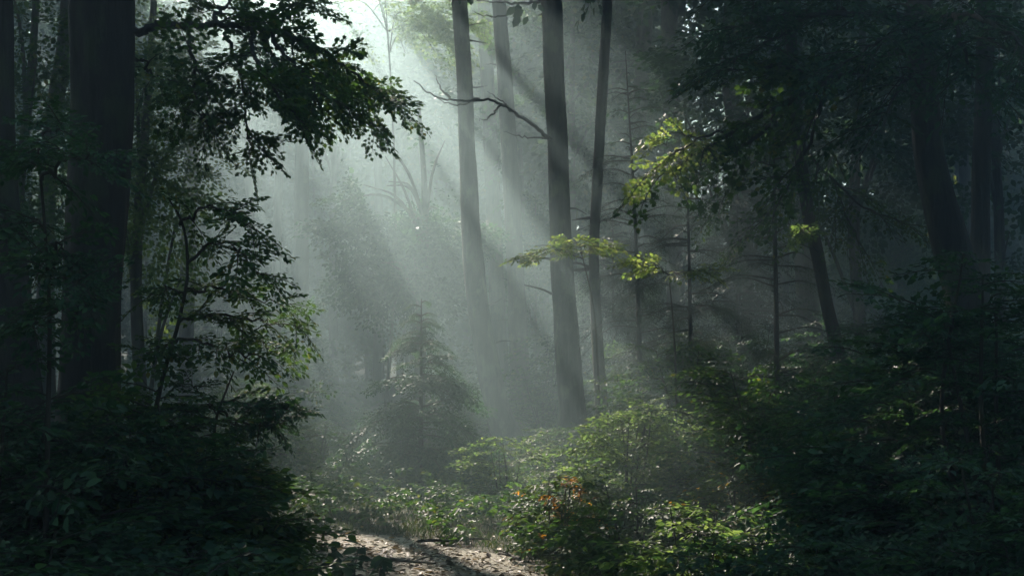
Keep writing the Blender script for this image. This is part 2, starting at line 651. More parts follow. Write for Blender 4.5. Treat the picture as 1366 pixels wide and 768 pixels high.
def bough(parent, guides, r0, L, per_m, q, nside, kind, leaf, bark='twig', droop=0.15, tilt=0.3, name='branch', flat=0.35, tintf=None, seed=1, thin=None, start=0.15, carve_it=False, spread=1.0):
    """guides: pixel polylines [(px, py, Y), ...]; the first is the main axis"""
    r = np.random.default_rng(seed)
    mb = MB()
    P, A, LL = [], [], []
    for gi, g in enumerate(guides):
        W = np.array([pt(*p) for p in g])
        C = catmull(W, 8)
        k = np.linspace(0, 1, len(C))
        C[1:-1] += r.normal(0, 0.012, (len(C) - 2, 3))
        rr = (r0 if gi == 0 else r0 * 0.5) * (1 - 0.85 * k) + 0.002
        tube(mb, C, rr, 7)
        if per_m <= 0:
            continue
        seg = np.linalg.norm(np.diff(C, axis=0), axis=1)
        tot = seg.sum()
        n = max(3, int(tot * per_m))
        cum = np.concatenate([[0], np.cumsum(seg)]) / tot
        for i in range(n):
            u = start + (1.0 - start) * (i + r.random()) / n
            j = min(np.searchsorted(cum, u, 'right') - 1, len(C) - 2)
            f = (u - cum[j]) / (cum[j + 1] - cum[j])
            p = C[j] * (1 - f) + C[j + 1] * f
            tdir = C[j + 1] - C[j]
            tdir /= np.linalg.norm(tdir)
            ang = r.uniform(0.3, 1.25) * r.choice([-1, 1])
            sd = np.cross(tdir, [0, 0, 1])
            sd /= np.linalg.norm(sd) + 1e-9
            d = tdir * math.cos(ang) + sd * math.sin(ang) * spread + np.array([0, 0, r.normal(0.0, flat)])
            P.append(p); A.append(d); LL.append(L * r.uniform(0.6, 1.2) * (1.05 - 0.35 * u))
        P.append(C[-1]); A.append(C[-1] - C[-3]); LL.append(L * 0.7)
    b = mb.build(name, M[bark], parent, smooth=True)
    if per_m > 0:
        foliage('foliage', b, P, A, LL, q, nside, kind, M[leaf], droop, tilt, twigs=True, do_carve=carve_it, tintf=tintf, r=r, thin=thin)
    return b


def shrub(name, label, px, Y, height, radius, n, cat='shrub', leaf='leaf', L=0.55, q=0.13, nside=9, kind='broad', stems=5, group=None, lean=(0, 0), droop=0.16, tintf=None, low=0.1, twigs=True, seed=None, dome=0.55, elev=0.18, x=None):
    X = (px - 683) / F * Y if x is None else x
    z = float(ground_z(X, Y))
    t = empty(name, (X, Y, z))
    tag(t, label, cat, group)
    r = np.random.default_rng(int(abs(px) * 13 + Y * 101 + n) if seed is None else seed)
    base = np.array([X, Y, z])
    P, A, LL = [], [], []
    for s in range(stems):
        a = r.uniform(0, 6.28)
        tip = base + np.array([math.cos(a) * radius * r.uniform(0.1, 0.55) + lean[0], math.sin(a) * radius * r.uniform(0.1, 0.55) + lean[1], height * r.uniform(0.72, 1.0)])
        b0 = base + np.array([math.cos(a), math.sin(a), 0]) * 0.06 + np.array([0, 0, -0.08])
        mid = b0 * 0.5 + tip * 0.5 + r.normal(0, 0.08, 3) * height * 0.5
        C = catmull([b0, mid, tip], 7)
        mb = MB()
        tube(mb, C, np.linspace(0.011, 0.004, len(C)) * (0.7 + 0.5 * height), 6)
        mb.build('stem', M['twig'], t, smooth=True)
        m = n // stems
        for i in range(m):
            u = low + (1 - low) * (i + r.random()) / m
            j = min(int(u * (len(C) - 1)), len(C) - 2)
            f = u * (len(C) - 1) - j
            p = C[j] * (1 - f) + C[j + 1] * f
            az = r.uniform(0, 6.28)
            env = math.sqrt(max(0.04, 1 - max(0, (u - dome) / (1 - dome)) ** 2)) if u > dome else 1.0
            reach = max(radius * env - L * 0.6, 0) * r.random() ** 0.6
            d = np.array([math.cos(az), math.sin(az), r.normal(elev, 0.15)])
            # a carrying twig out to the spray
            pp = p + np.array([d[0], d[1], d[2] * 0.5]) * reach
            pp[2] -= 0.1 * reach * reach
            P.append(pp); A.append(d); LL.append(L * r.uniform(0.6, 1.2) * (1 - 0.25 * u))
    foliage('foliage', t, P, A, LL, q, nside, kind, M[leaf], droop, 0.3, twigs=twigs, r=r, tintf=tintf, do_carve=False)
    return t


def conifer(name, label, px, Y, height, radius, whorls=16, per=6, group=None, trunk_r=0.05, lean=0.0, sparse=0.0, q=0.11, from_h=0.06, seed=3, leaf='needle', top_px=None, droopy=0.28, cat='conifer', ns=14, kind='needle', ndl=0.24, Lk=0.6, pw=0.8):
    X = (px - 683) / F * Y
    z = float(ground_z(X, Y))
    t = empty(name, (X, Y, z))
    tag(t, label, cat, group)
    r = np.random.default_rng(seed)
    base = np.array([X, Y, z])
    C = catmull([base - [0, 0, 0.2], base + [lean * 0.3, 0, height * 0.5], base + [lean, 0, height]], 9)
    mb = MB()
    tube(mb, C, np.linspace(trunk_r, 0.006, len(C)), 8)
    mb.build('trunk', M['bark_dark'], t, smooth=True)
    P, A, LL, U = [], [], [], []
    lm = MB()
    for w in range(whorls):
        h = from_h + (0.98 - from_h) * (w + r.uniform(-0.4, 0.4)) / whorls
        for k in range(per):
            az = r.uniform(0, 6.28)
            ln = radius * (1 - h) ** pw * r.uniform(0.45, 1.25) + 0.12
            hh = h + r.uniform(-0.9, 0.9) / whorls
            j = min(max(hh, 0), 0.99) * (len(C) - 1)
            p = C[int(j)] * (1 - j % 1) + C[min(int(j) + 1, len(C) - 1)] * (j % 1)
            d = np.array([math.cos(az), math.sin(az), 0.12 * (h - 0.4) + r.normal(0, 0.12)])
            e = p + d * ln - np.array([0, 0, droopy * ln * ln / max(radius, 0.5)])
            m2 = p + d * ln * 0.5 + [0, 0, 0.03]
            bp = catmull([p, m2, e], 4)
            tube(lm, bp, np.linspace(0.012, 0.003, len(bp)), 4)
            if r.random() < sparse:
                continue
            for u in np.arange(0.1, 1.0, ndl):
                jj = min(int(u * (len(bp) - 1)), len(bp) - 2)
                dd = bp[jj + 1] - bp[jj]
                dd /= np.linalg.norm(dd)
                sd = np.cross(dd, [0, 0, 1])
                a2 = r.uniform(-0.9, 0.9)
                P.append(bp[jj]); A.append(dd * math.cos(a2) + sd * math.sin(a2)); LL.append(min(0.55, ln * Lk) * r.uniform(0.7, 1.1))
    lm.build('limbwork', M['twig'], t)
    foliage('foliage', t, P, A, LL, q, ns, kind, M[leaf], 0.25, 0.3, twigs=False, r=r, do_carve=False)
    return t


def copy_tree(o, parent=None):
    c = o.copy()
    COL.objects.link(c)
    if parent is not None:
        c.parent = parent
    for ch in list(o.children):
        copy_tree(ch, c)
    return c

# ================================================================== SUN CORRIDORS (gaps in the canopy)
corridor(450, 330, 33, 3.6, 0.52)
for _x in (830, 960, 1090, 1230):         # a thinner roof over the right, so that its mist is not black
    corridor(_x, 330, 44, 2.6, 0.72)       # the broad hazy clearing over the path


def shaft(px, py, r0, ys=(20.5, 22, 23.5, 25, 26.5, 28, 29.5, 31)):
    """a long slit in the canopy: one plane of sunlight"""
    for y in ys:
        corridor(px, py, y, r0 * y / 28, 0.0)


shaft(550, 290, 0.66)
SOFT = (21, 23, 25, 27, 29, 31)
for sx, kp in ((500, 0.7), (590, 0.6), (610, 0.6), (628, 0.52), (648, 0.58), (722, 0.6)):
    for y in SOFT:
        corridor(sx, 300, y, 0.75 * y / 28, kp)
shaft(675, 300, 0.5)
corridor(515, 168, 9.6, 0.42, 0.0)
corridor(450, 172, 9.0, 0.28, 0.0)      # tip of the overhanging branch
corridor(385, 438, 9.0, 0.42, 0.0)
corridor(345, 385, 8.6, 0.25, 0.2)      # end of the left sapling
corridor(893, 210, 13, 0.36, 0.0)
corridor(862, 240, 12.7, 0.3, 0.0)       # bright leaf tips at right
corridor(720, 340, 17.8, 0.38, 0.0)
corridor(790, 335, 18, 0.36, 0.0)
corridor(868, 358, 16.4, 0.35, 0.0)
corridor(925, 364, 16.5, 0.3, 0.0)
corridor(835, 570, 15.2, 0.8, 0.0)
corridor(900, 560, 17.0, 0.5, 0.2)
corridor(1000, 520, 14.5, 0.4, 0.2)      # lit shrub
corridor(940, 715, 9.6, 0.62, 0.0)
corridor(755, 660, 13, 0.45, 0.1)     # lit shrub by the path
for _x, _y, _r2 in ((470, 722, 0.28), (540, 735, 0.42), (600, 725, 0.30), (640, 750, 0.38), (700, 755, 0.42), (560, 765, 0.30), (680, 735, 0.25)):
    corridor(_x, _y, 13.9 - (_y - 715) / 53 * 2.5, _r2, 0.05)
corridor(600, 690, 16, 0.5, 0.3)
corridor(650, 630, 18, 0.6, 0.2)
corridor(1090, 305, 15, 0.25, 0.0)
rd = np.random.default_rng(77)
for _ in range(26):                       # small gaps that dapple the undergrowth
    _x, _y = rd.uniform(720, 1060), rd.uniform(520, 740)
    corridor(_x, _y, 9.0 + (768 - _y) / 240 * 7.5, rd.uniform(0.10, 0.24), 0.1)
for _ in range(12):
    _x, _y = rd.uniform(230, 400), rd.uniform(380, 700)
    corridor(_x, _y, 8.4, rd.uniform(0.05, 0.12), 0.1)

# ================================================================== GROUND
def grid_axis(lim, fine, step_f, n_out):
    inner = np.arange(-fine, fine + 1e-6, step_f)
    outr = np.geomspace(fine, lim, n_out)[1:]
    return np.concatenate([-outr[::-1], inner, outr])


gx = grid_axis(140, 14, 0.2, 22)
gy = grid_axis(140, 26, 0.25, 22)
X, Y = np.meshgrid(gx, gy)
Z = ground_z(X, Y)
mb = MB()
idx = np.arange(X.size).reshape(X.shape)
mb.add(np.stack([X, Y, Z], -1).reshape(-1, 3), np.stack([idx[:-1, :-1], idx[:-1, 1:], idx[1:, 1:], idx[1:, :-1]], -1).reshape(-1, 4))
g = mb.build('ground', M['soil'], smooth=True)
tag(g, 'dark forest floor of soil and moss', kind='structure')

# path ribbon: straight away from the viewpoint, then a bend to the left
TR = catmull([[0.35, -6], [0.15, 0], [-0.3, 8], [-0.56, 11.2], [-0.95, 12.5], [-2.0, 13.7], [-4.4, 14.7], [-9, 15.8], [-18, 17.5]], 14)
td = np.gradient(TR, axis=0)
td /= np.linalg.norm(td, axis=1)[:, None]
tn = np.stack([td[:, 1], -td[:, 0]], -1)
us = np.linspace(-1, 1, 15)
ki = np.arange(len(TR))
wid = 1.02 + 0.10 * np.sin(ki * 0.5) + 0.07 * np.sin(ki * 1.3)
PX = TR[:, 0:1] + tn[:, 0:1] * us[None] * wid[:, None]
PY = TR[:, 1:2] + tn[:, 1:2] * us[None] * wid[:, None]
PZ = ground_z(PX, PY) + 0.018 - 0.035 * np.abs(us)[None] ** 6
mb = MB()
idx = np.arange(PX.size).reshape(PX.shape)
mb.add(np.stack([PX, PY, PZ], -1).reshape(-1, 3), np.stack([idx[:-1, :-1], idx[:-1, 1:], idx[1:, 1:], idx[1:, :-1]], -1).reshape(-1, 4))
tag(mb.build('path', M['path'], smooth=True), 'narrow earth path strewn with fallen leaves', kind='structure')


def path_dist(x, y):
    d = np.full(np.shape(x), 1e9)
    for q in TR:
        d = np.minimum(d, np.hypot(np.asarray(x) - q[0], np.asarray(y) - q[1]))
    return d


# fallen leaves (uncountable)
n = 5000
ti = rng.integers(40, 96, n)
xx = TR[ti, 0] + tn[ti, 0] * rng.normal(0, 0.62, n) + rng.normal(0, 0.1, n)
yy = TR[ti, 1] + tn[ti, 1] * rng.normal(0, 0.62, n) + rng.normal(0, 0.15, n)
n2 = 14000
y2 = 10 + 35 * rng.random(n2)
x2 = rng.uniform(-0.42, 0.42, n2) * y2
xx = np.concatenate([xx, x2]); yy = np.concatenate([yy, y2])
P = np.stack([xx, yy, ground_z(xx, yy) + 0.022], -1)
a = rng.uniform(0, 6.28, len(P))
D = np.stack([np.cos(a), np.sin(a), rng.normal(0, 0.25, len(P))], -1)
N = np.stack([rng.normal(0, 0.3, len(P)), rng.normal(0, 0.3, len(P)), np.ones(len(P))], -1)
mb = MB()
add_leaves(mb, P, D, N, rng.uniform(0.02, 0.085, len(P)) * (0.6 + 0.4 * (rng.random(len(P)) < 0.5)), 'broad')
tag(mb.build('fallen_leaves', M['litter']), 'brown fallen leaves scattered on path and floor', kind='stuff')

# grass along the path's edges
n = 52000
yy = 9 + 16 * rng.random(n) ** 1.1
xx = -0.8 + rng.normal(0, 1.7, n)
pd = path_dist(xx, yy)
ok = pd > 0.80 + 0.35 * rng.random(n)
xx, yy = xx[ok], yy[ok]
n = len(xx)
P = np.stack([xx, yy, ground_z(xx, yy)], -1)
D = np.stack([rng.normal(0, 0.45, n), rng.normal(0, 0.45, n), np.ones(n)], -1)
a = rng.uniform(0, 6.28, n)
N = np.stack([np.cos(a), np.sin(a), np.full(n, 0.2)], -1)
mb = MB()
add_leaves(mb, P, D, N, rng.uniform(0.025, 0.075, n), 'needle')
tag(mb.build('grass', M['grass']), 'short grass along both edges of the path', kind='stuff')

# low leafy ground cover
n = 12000
yy = 9 + 34 * rng.random(n) ** 1.2
xx = rng.uniform(-0.42, 0.42, n) * yy
dd = path_dist(xx, yy)
ok = (dd > 1.1) & ((np.abs(xx + 0.9) > 1.1) | (yy > 19) | (rng.random(n) < 0.6))
xx, yy = xx[ok], yy[ok]
n = len(xx)
a = rng.uniform(0, 6.28, n)
P = np.stack([xx, yy, ground_z(xx, yy) + rng.uniform(0.02, 0.28, n)], -1)
A = np.stack([np.cos(a), np.sin(a), rng.uniform(0.1, 0.8, n)], -1)
o = put_sprays(P, A, rng.uniform(0.2, 0.4, n), 0.2, 6, 0.3)
mb = MB()
add_leaves(mb, o['pos'], o['dir'], o['nrm'], o['sz'], 'broad')
tag(mb.build('ground_cover', M['leaf']), 'low leafy ground cover over the forest floor', kind='stuff')

# ================================================================== FRAMED TREES
def roof(rx, ry, rz, n, dx=0.0, dy=0.0, dz=-2.5):
    return (dx, dy, dz, rx, ry, rz, n)


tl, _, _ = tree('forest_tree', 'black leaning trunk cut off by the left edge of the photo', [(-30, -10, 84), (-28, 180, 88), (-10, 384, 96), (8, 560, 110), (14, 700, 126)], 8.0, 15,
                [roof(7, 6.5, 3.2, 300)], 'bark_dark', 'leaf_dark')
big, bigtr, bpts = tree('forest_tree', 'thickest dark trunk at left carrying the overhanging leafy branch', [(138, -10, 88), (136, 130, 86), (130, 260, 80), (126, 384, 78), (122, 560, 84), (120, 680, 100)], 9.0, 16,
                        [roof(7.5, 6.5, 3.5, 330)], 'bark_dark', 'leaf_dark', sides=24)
bough(big, [[(176, 40, 9.0), (235, 35, 9.1), (310, 34, 9.3), (390, 48, 9.5), (460, 88, 9.7), (525, 140, 9.8)],
            [(300, 34, 9.3), (318, 90, 9.2), (325, 150, 9.1), (332, 200, 9.1)],
            [(360, 40, 9.4), (395, 90, 9.1), (440, 130, 8.9), (490, 160, 8.9)],
            [(250, 35, 9.1), (258, 85, 8.9), (262, 130, 8.8), (272, 165, 8.8)],
            [(340, 38, 9.4), (380, 12, 9.8), (430, -12, 10.2)],
            [(400, 50, 9.5), (435, 90, 9.9), (480, 128, 10.3), (500, 150, 10.4)],
            [(350, 40, 9.4), (370, 90, 9.8), (390, 130, 10.0)],
            [(280, 34, 9.2), (300, 8, 9.6), (330, -20, 10.0)],
            [(330, 36, 9.3), (350, 90, 8.8), (375, 130, 8.6), (400, 165, 8.5)]],
      0.028, 0.42, 17, 0.10, 12, 'maple', 'leaf', 'bark_dark', 0.16, 0.45, flat=0.45, seed=21, start=0.28)
bough(big, [[(178, 70, 9.0), (200, 95, 9.3), (215, 120, 9.6)]], 0.012, 0.3, 7, 0.15, 8, 'maple', 'leaf_dark', 'bark_dark', 0.3, 0.4, seed=22)

tree('forest_tree', 'slim grey trunk seen between the two black left trunks', [(92, -10, 22), (84, 80, 22), (74, 150, 22), (66, 230, 22), (60, 420, 24), (58, 600, 26)], 20, 15, [roof(6, 5.5, 3, 480, 1.0, 0.5)])
tree('forest_tree', 'hazy grey trunk just right of the thick left trunk', [(262, -10, 18), (258, 130, 19), (255, 250, 20), (250, 400, 21), (246, 560, 24)], 32, 17, [roof(5.5, 5, 3, 420, 0.0, -2)])
tree('forest_tree', 'faint trunk standing in mist above the far end of the path', [(405, -10, 16), (404, 160, 18), (402, 320, 20), (402, 480, 21), (402, 610, 25)], 40, 18, [roof(3.5, 4, 3, 60, -1.0, -2)])
tree('forest_tree', 'pale curved trunk leaning left, first right of the light shafts', [(612, -12, 20), (619, 100, 21), (624, 220, 23), (632, 360, 28), (650, 480, 31), (672, 570, 36), (688, 618, 44)], 26, 15, [roof(5.5, 5, 3, 480, -2.5, 0)], stubs=5)
tree('forest_tree', 'dim straight trunk between the curved trunk and its right neighbour', [(645, -10, 16), (650, 100, 18), (657, 260, 20), (664, 420, 22), (670, 590, 24)], 37, 18, [roof(4.5, 4.5, 3, 220, 1.5)])
tree('forest_tree', 'misty trunk directly left of the stout central trunk', [(664, -10, 18), (672, 90, 20), (681, 230, 22), (690, 400, 24), (697, 600, 27)], 32, 16, [roof(5, 4.5, 3, 340, -1.5, -1)], stubs=4)
mid, midtr, mpts = tree('forest_tree', 'stout central trunk with a bare branch arching left', [(736, -10, 29), (739, 100, 28), (744, 210, 28), (748, 330, 30), (756, 450, 33), (763, 540, 35), (768, 622, 42)], 22, 15,
                        [roof(5.5, 5, 3, 300, -1.5)], sides=20, stubs=5)
bough(mid, [[(740, 192, 22), (722, 175, 21.8), (690, 152, 21.5), (655, 134, 21.2), (615, 134, 20.9), (575, 126, 20.6), (552, 108, 20.4)],
            [(640, 132, 21.1), (610, 140, 21.0), (580, 133, 20.9)], [(690, 152, 21.5), (672, 138, 21.3), (650, 122, 21.0)], [(600, 130, 20.8), (588, 118, 20.7), (580, 100, 20.6)], [(668, 140, 21.3), (655, 155, 21.2), (640, 162, 21.1)]], 0.033, 0.3, 0, 0.2, 6, 'simple', 'leaf', 'bark', seed=5)
bough(mid, [[(735, -2, 22), (700, 5, 21.9), (665, 4, 21.7), (636, 1, 21.5)], [(690, 16, 22), (660, 22, 21.9), (630, 15, 21.8)]], 0.03, 0.3, 0, 0.2, 6, 'simple', 'leaf', 'bark_dark', seed=6)
bough(mid, [[(742, 185, 22), (700, 182, 21.5), (672, 176, 21.2)]], 0.015, 0.3, 0, 0.2, 6, 'simple', 'leaf', 'bark_dark', seed=7)
tree('forest_tree', 'slender dark wavy trunk just right of the stout central trunk', [(811, -10, 13), (806, 80, 14), (802, 150, 14), (796, 260, 14), (792, 330, 14), (795, 430, 15), (803, 560, 18)], 22, 14, [roof(4.5, 4.5, 2.6, 200, 1.5, 2)], stubs=4)
tree('forest_tree', 'dim grey trunk in shade right of the slender wavy trunk', [(862, -10, 19), (856, 100, 20), (851, 230, 20), (848, 400, 22), (846, 560, 26)], 36, 17, [roof(5, 5, 3.2, 300)])
tree('forest_tree', 'dusky straight trunk above the yellow leaf tips', [(893, -10, 22), (894, 110, 22), (897, 230, 23), (902, 400, 25), (905, 560, 29)], 33, 16, [roof(5, 5, 3.2, 300)])
tree('forest_tree', 'broad faint trunk standing behind the slim leaning right trunk', [(1052, -10, 28), (1060, 130, 28), (1070, 270, 29), (1080, 430, 32)], 27, 15, [roof(5.5, 5, 3.2, 300)])
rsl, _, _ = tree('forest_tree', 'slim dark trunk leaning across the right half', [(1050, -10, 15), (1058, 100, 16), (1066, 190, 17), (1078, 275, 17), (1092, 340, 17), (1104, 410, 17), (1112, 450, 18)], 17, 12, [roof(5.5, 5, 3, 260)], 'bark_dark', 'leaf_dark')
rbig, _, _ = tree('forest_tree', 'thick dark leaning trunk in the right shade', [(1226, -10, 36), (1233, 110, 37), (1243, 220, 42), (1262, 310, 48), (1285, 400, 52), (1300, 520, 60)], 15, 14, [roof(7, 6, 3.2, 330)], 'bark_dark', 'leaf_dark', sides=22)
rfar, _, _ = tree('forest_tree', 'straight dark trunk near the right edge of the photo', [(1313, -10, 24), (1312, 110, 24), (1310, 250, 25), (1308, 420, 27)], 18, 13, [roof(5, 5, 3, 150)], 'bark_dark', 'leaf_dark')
bough(rfar, [[(1314, 92, 18), (1338, 100, 17.5), (1372, 118, 17)]], 0.05, 0.3, 0, 0.2, 6, 'simple', 'leaf', 'bark_dark', seed=9)

# low boughs of the right trees: the dark canopy of the upper right corner
bough(rbig, [[(1228, 60, 15), (1150, 90, 14.4), (1060, 130, 13.8), (970, 180, 13.3), (880, 235, 13)],
             [(1120, 105, 14.2), (1040, 90, 13.4), (960, 95, 13.0)],
             [(1050, 135, 13.8), (1000, 190, 13.8), (930, 200, 13.6)],
             [(1100, 110, 14.0), (1080, 190, 13.4), (1050, 250, 13.0)]],
      0.045, 0.75, 5.5, 0.105, 10, 'maple', 'leaf', 'bark_dark', 0.30, 0.35, seed=31)
bough(rbig, [[(1228, 20, 15), (1150, 20, 14), (1060, 20, 13.2), (960, 40, 12.6)],
             [(1130, 20, 14), (1080, -30, 13), (1000, -40, 12.5)],
             [(1080, 20, 13.4), (1020, 60, 12.9), (960, 90, 12.6)]],
      0.045, 0.8, 7, 0.10, 10, 'broad', 'leaf_dark', 'bark_dark', 0.25, 0.35, seed=32)
bough(rbig, [[(1232, 40, 15), (1270, 20, 13.5), (1320, 30, 12.2), (1380, 70, 11.2)],
             [(1270, 20, 13.5), (1290, 80, 12.6), (1310, 120, 12.0)],
             [(1250, 60, 14.6), (1200, 120, 13.4), (1170, 170, 12.8)],
             [(1240, 30, 14.6), (1180, 50, 13.2), (1120, 90, 12.2)]],
      0.045, 0.8, 6, 0.10, 10, 'broad', 'leaf_dark', 'bark_dark', 0.25, 0.35, seed=33)
bough(rsl, [[(1066, 190, 17), (1110, 240, 16.5), (1160, 280, 16), (1215, 300, 15.6)],
            [(1110, 240, 16.5), (1130, 290, 16.2), (1150, 330, 16)],
            [(1060, 150, 17), (1010, 210, 17.2), (960, 270, 17.4)],
            [(1070, 220, 17), (1030, 280, 17.2), (990, 320, 17.4)]],
      0.02, 0.7, 5, 0.10, 10, 'broad', 'leaf', 'bark_dark', 0.3, 0.35, seed=34)
bough(rsl, [[(1090, 335, 17), (1075, 318, 15.8), (1070, 308, 15.2), (1064, 318, 14.8)]], 0.01, 0.32, 9, 0.16, 8, 'broad', 'leaf_lit', 'bark_dark', 0.2, 0.3, seed=35, start=0.45)

bough(rbig, [[(985, 172, 13.3), (940, 182, 13.1), (900, 205, 12.9), (862, 235, 12.7)], [(930, 185, 13.1), (905, 180, 13.3), (880, 195, 13.4)]], 0.012, 0.42, 9, 0.115, 9, 'maple', 'leaf_lit_bright', 'bark_dark', 0.2, 0.4, seed=36, start=0.25)
# a bare drooping twig hanging in from a limb above the frame (belongs to the curved tree)

# conifer saplings between the trunks
conifer('conifer', 'tall thin young conifer with drooping bare branches right of the slender wavy trunk', 855, 22, 6.2, 1.5, 18, 5, trunk_r=0.055, lean=-0.22, sparse=0.35, seed=41, ndl=0.16)
conifer('conifer', 'young conifer pole below the yellow leaf tips', 922, 21, 4.9, 1.3, 15, 5, trunk_r=0.045, lean=-0.06, sparse=0.35, seed=42, ndl=0.16)
conifer('conifer', 'straight thin conifer pole left of the slim leaning right trunk', 1036, 18, 5.2, 1.3, 15, 5, trunk_r=0.045, lean=-0.02, sparse=0.5, seed=43, ndl=0.16)
conifer('conifer', 'dense conical conifer bush at the bend left of the curved trunk', 562, 20.5, 2.7, 1.45, 12, 10, trunk_r=0.05, sparse=0.0, seed=44, q=0.10, from_h=0.03, kind='simple', ndl=0.14, ns=11, Lk=0.6, droopy=0.30, leaf='leaf_dark', pw=1.25)
conifer('conifer', 'shadowy conifer behind the shrubs right of centre', 985, 25, 4.6, 1.9, 15, 7, trunk_r=0.05, sparse=0.1, seed=46, ndl=0.16, kind='simple', q=0.09)
conifer('conifer', 'hazy conifer between the slender wavy trunk and the young conifer', 818, 28, 4.0, 1.7, 15, 7, trunk_r=0.05, sparse=0.15, seed=47, ndl=0.16, kind='simple', q=0.09)

# saplings whose lit sprays cross the central trunk
def sapling_px(label, px, Y, stem_px, guides, leaf, L, per_m, seed, q=0.13, kind='broad', name='sapling', nside=9, r0=0.012):
    X = pt(px, 600, Y)[0]
    z = float(ground_z(X, Y))
    t = empty(name, (X, Y, z))
    tag(t, label, 'sapling')
    W = [np.array([X, Y, z - 0.1])] + [pt(*p) for p in stem_px]
    C = catmull(W, 8)
    mb = MB()
    tube(mb, C, np.linspace(r0 * 1.6, r0 * 0.5, len(C)), 7)
    mb.build('stem', M['twig'], t, smooth=True)
    for i, g in enumerate(guides):
        bough(t, g, r0 * 0.8, L, per_m, q, nside, kind, leaf, 'twig', 0.15, 0.25, flat=0.10, seed=seed + i, start=0.1)
    return t


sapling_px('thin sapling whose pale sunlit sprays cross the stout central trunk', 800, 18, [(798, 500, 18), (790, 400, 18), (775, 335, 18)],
           [[[(778, 345, 18), (750, 335, 17.8), (720, 336, 17.6), (695, 342, 17.4)], [(775, 338, 18), (795, 330, 18), (815, 328, 17.9)], [(776, 340, 18), (770, 325, 17.8), (755, 322, 17.6)]]], 'leaf_lit_bright', 0.40, 16, 51, q=0.15)
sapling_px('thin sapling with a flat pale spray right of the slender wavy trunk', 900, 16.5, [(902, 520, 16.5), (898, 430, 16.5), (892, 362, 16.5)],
           [[[(893, 366, 16.5), (870, 355, 16.3), (845, 350, 16.2)], [(893, 364, 16.5), (920, 362, 16.5), (952, 360, 16.4)]]], 'leaf_lit_bright', 0.40, 16, 52, q=0.15)
# left sapling between the trunks
sapling_px('leafy sapling in front of the two black left trunks', 62, 6.6, [(64, 560, 6.6), (66, 420, 6.6), (58, 280, 6.6), (50, 190, 6.6)],
           [[[(62, 330, 6.6), (80, 330, 6.5), (98, 345, 6.4)], [(60, 300, 6.6), (30, 300, 6.9), (-5, 310, 7.0)]],
            [[(56, 240, 6.6), (90, 215, 6.3), (130, 208, 6.0)], [(54, 220, 6.6), (25, 205, 6.9), (0, 205, 7.0)]],
            [[(66, 420, 6.6), (85, 410, 6.5), (100, 415, 6.4)], [(66, 430, 6.6), (30, 430, 6.8), (-10, 450, 6.9)], [(66, 380, 6.6), (80, 365, 6.4), (110, 380, 6.2)]],
            [[(52, 200, 6.6), (60, 180, 6.6), (85, 170, 6.5)]]], 'leaf_dark', 0.36, 18, 53, q=0.13, nside=10, r0=0.009)
sapling_px('taller leafy sapling spreading layered sprays right of the thickest trunk', 206, 8.6, [(205, 560, 8.6), (218, 500, 8.6), (238, 430, 8.6), (250, 360, 8.6), (240, 290, 8.6), (225, 265, 8.6)],
           [[[(240, 300, 8.6), (275, 278, 8.5), (320, 290, 8.4), (335, 305, 8.3)]],
            [[(250, 350, 8.6), (285, 325, 8.5), (320, 335, 8.4), (355, 375, 8.3)]],
            [[(246, 390, 8.6), (280, 385, 8.7), (330, 395, 8.8), (380, 405, 8.9)], [(246, 395, 8.6), (225, 385, 8.6), (200, 395, 8.6)]],
            [[(238, 430, 8.6), (280, 420, 8.8), (330, 425, 8.9), (372, 432, 9.0), (398, 436, 9.0)], [(300, 425, 8.8), (340, 450, 8.9), (375, 465, 9.0)]],
            [[(232, 450, 8.6), (270, 455, 8.5), (310, 470, 8.4), (355, 478, 8.3)], [(228, 460, 8.6), (210, 460, 8.5), (195, 470, 8.4)]]],
           'leaf', 0.33, 15, 54, q=0.14, nside=10, r0=0.011)
sapling_px('half bare sapling reaching over the left edge of the path', 285, 8.4, [(285, 600, 8.4), (288, 560, 8.4), (302, 520, 8.4), (312, 495, 8.4)],
           [[[(296, 535, 8.4), (320, 540, 8.3), (355, 546, 8.2), (392, 548, 8.2)]],
            [[(292, 550, 8.4), (320, 565, 8.3), (352, 568, 8.3), (380, 562, 8.3)]],
            [[(288, 565, 8.4), (250, 545, 8.2), (220, 545, 8.1)], [(290, 560, 8.4), (265, 520, 8.5), (240, 505, 8.6)]]], 'leaf_dark', 0.30, 24, 55, q=0.14, r0=0.008)

# ================================================================== SHRUBS (near)
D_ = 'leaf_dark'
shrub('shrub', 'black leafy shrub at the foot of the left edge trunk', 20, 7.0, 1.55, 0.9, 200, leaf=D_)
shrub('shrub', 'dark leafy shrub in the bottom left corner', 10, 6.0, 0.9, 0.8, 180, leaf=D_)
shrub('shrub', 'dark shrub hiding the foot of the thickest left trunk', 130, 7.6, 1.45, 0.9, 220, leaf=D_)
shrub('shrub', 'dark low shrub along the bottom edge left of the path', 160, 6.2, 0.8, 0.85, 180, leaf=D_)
shrub('shrub', 'dense shrub under the taller leafy sapling', 215, 8.2, 1.6, 0.75, 240, leaf='leaf')
shrub('shrub', 'shrub with a few bright leaves leaning towards the path from the left', 255, 8.4, 1.35, 0.60, 190, leaf='leaf', lean=(0.15, 0))
shrub('shrub', 'low green shrub at the bottom edge beside the dark weeds', 235, 7.2, 0.75, 0.65, 170, leaf='leaf')
shrub('shrub', 'small shrub bordering the left of the path near its bend', 325, 9.8, 0.60, 0.40, 90, leaf='leaf')
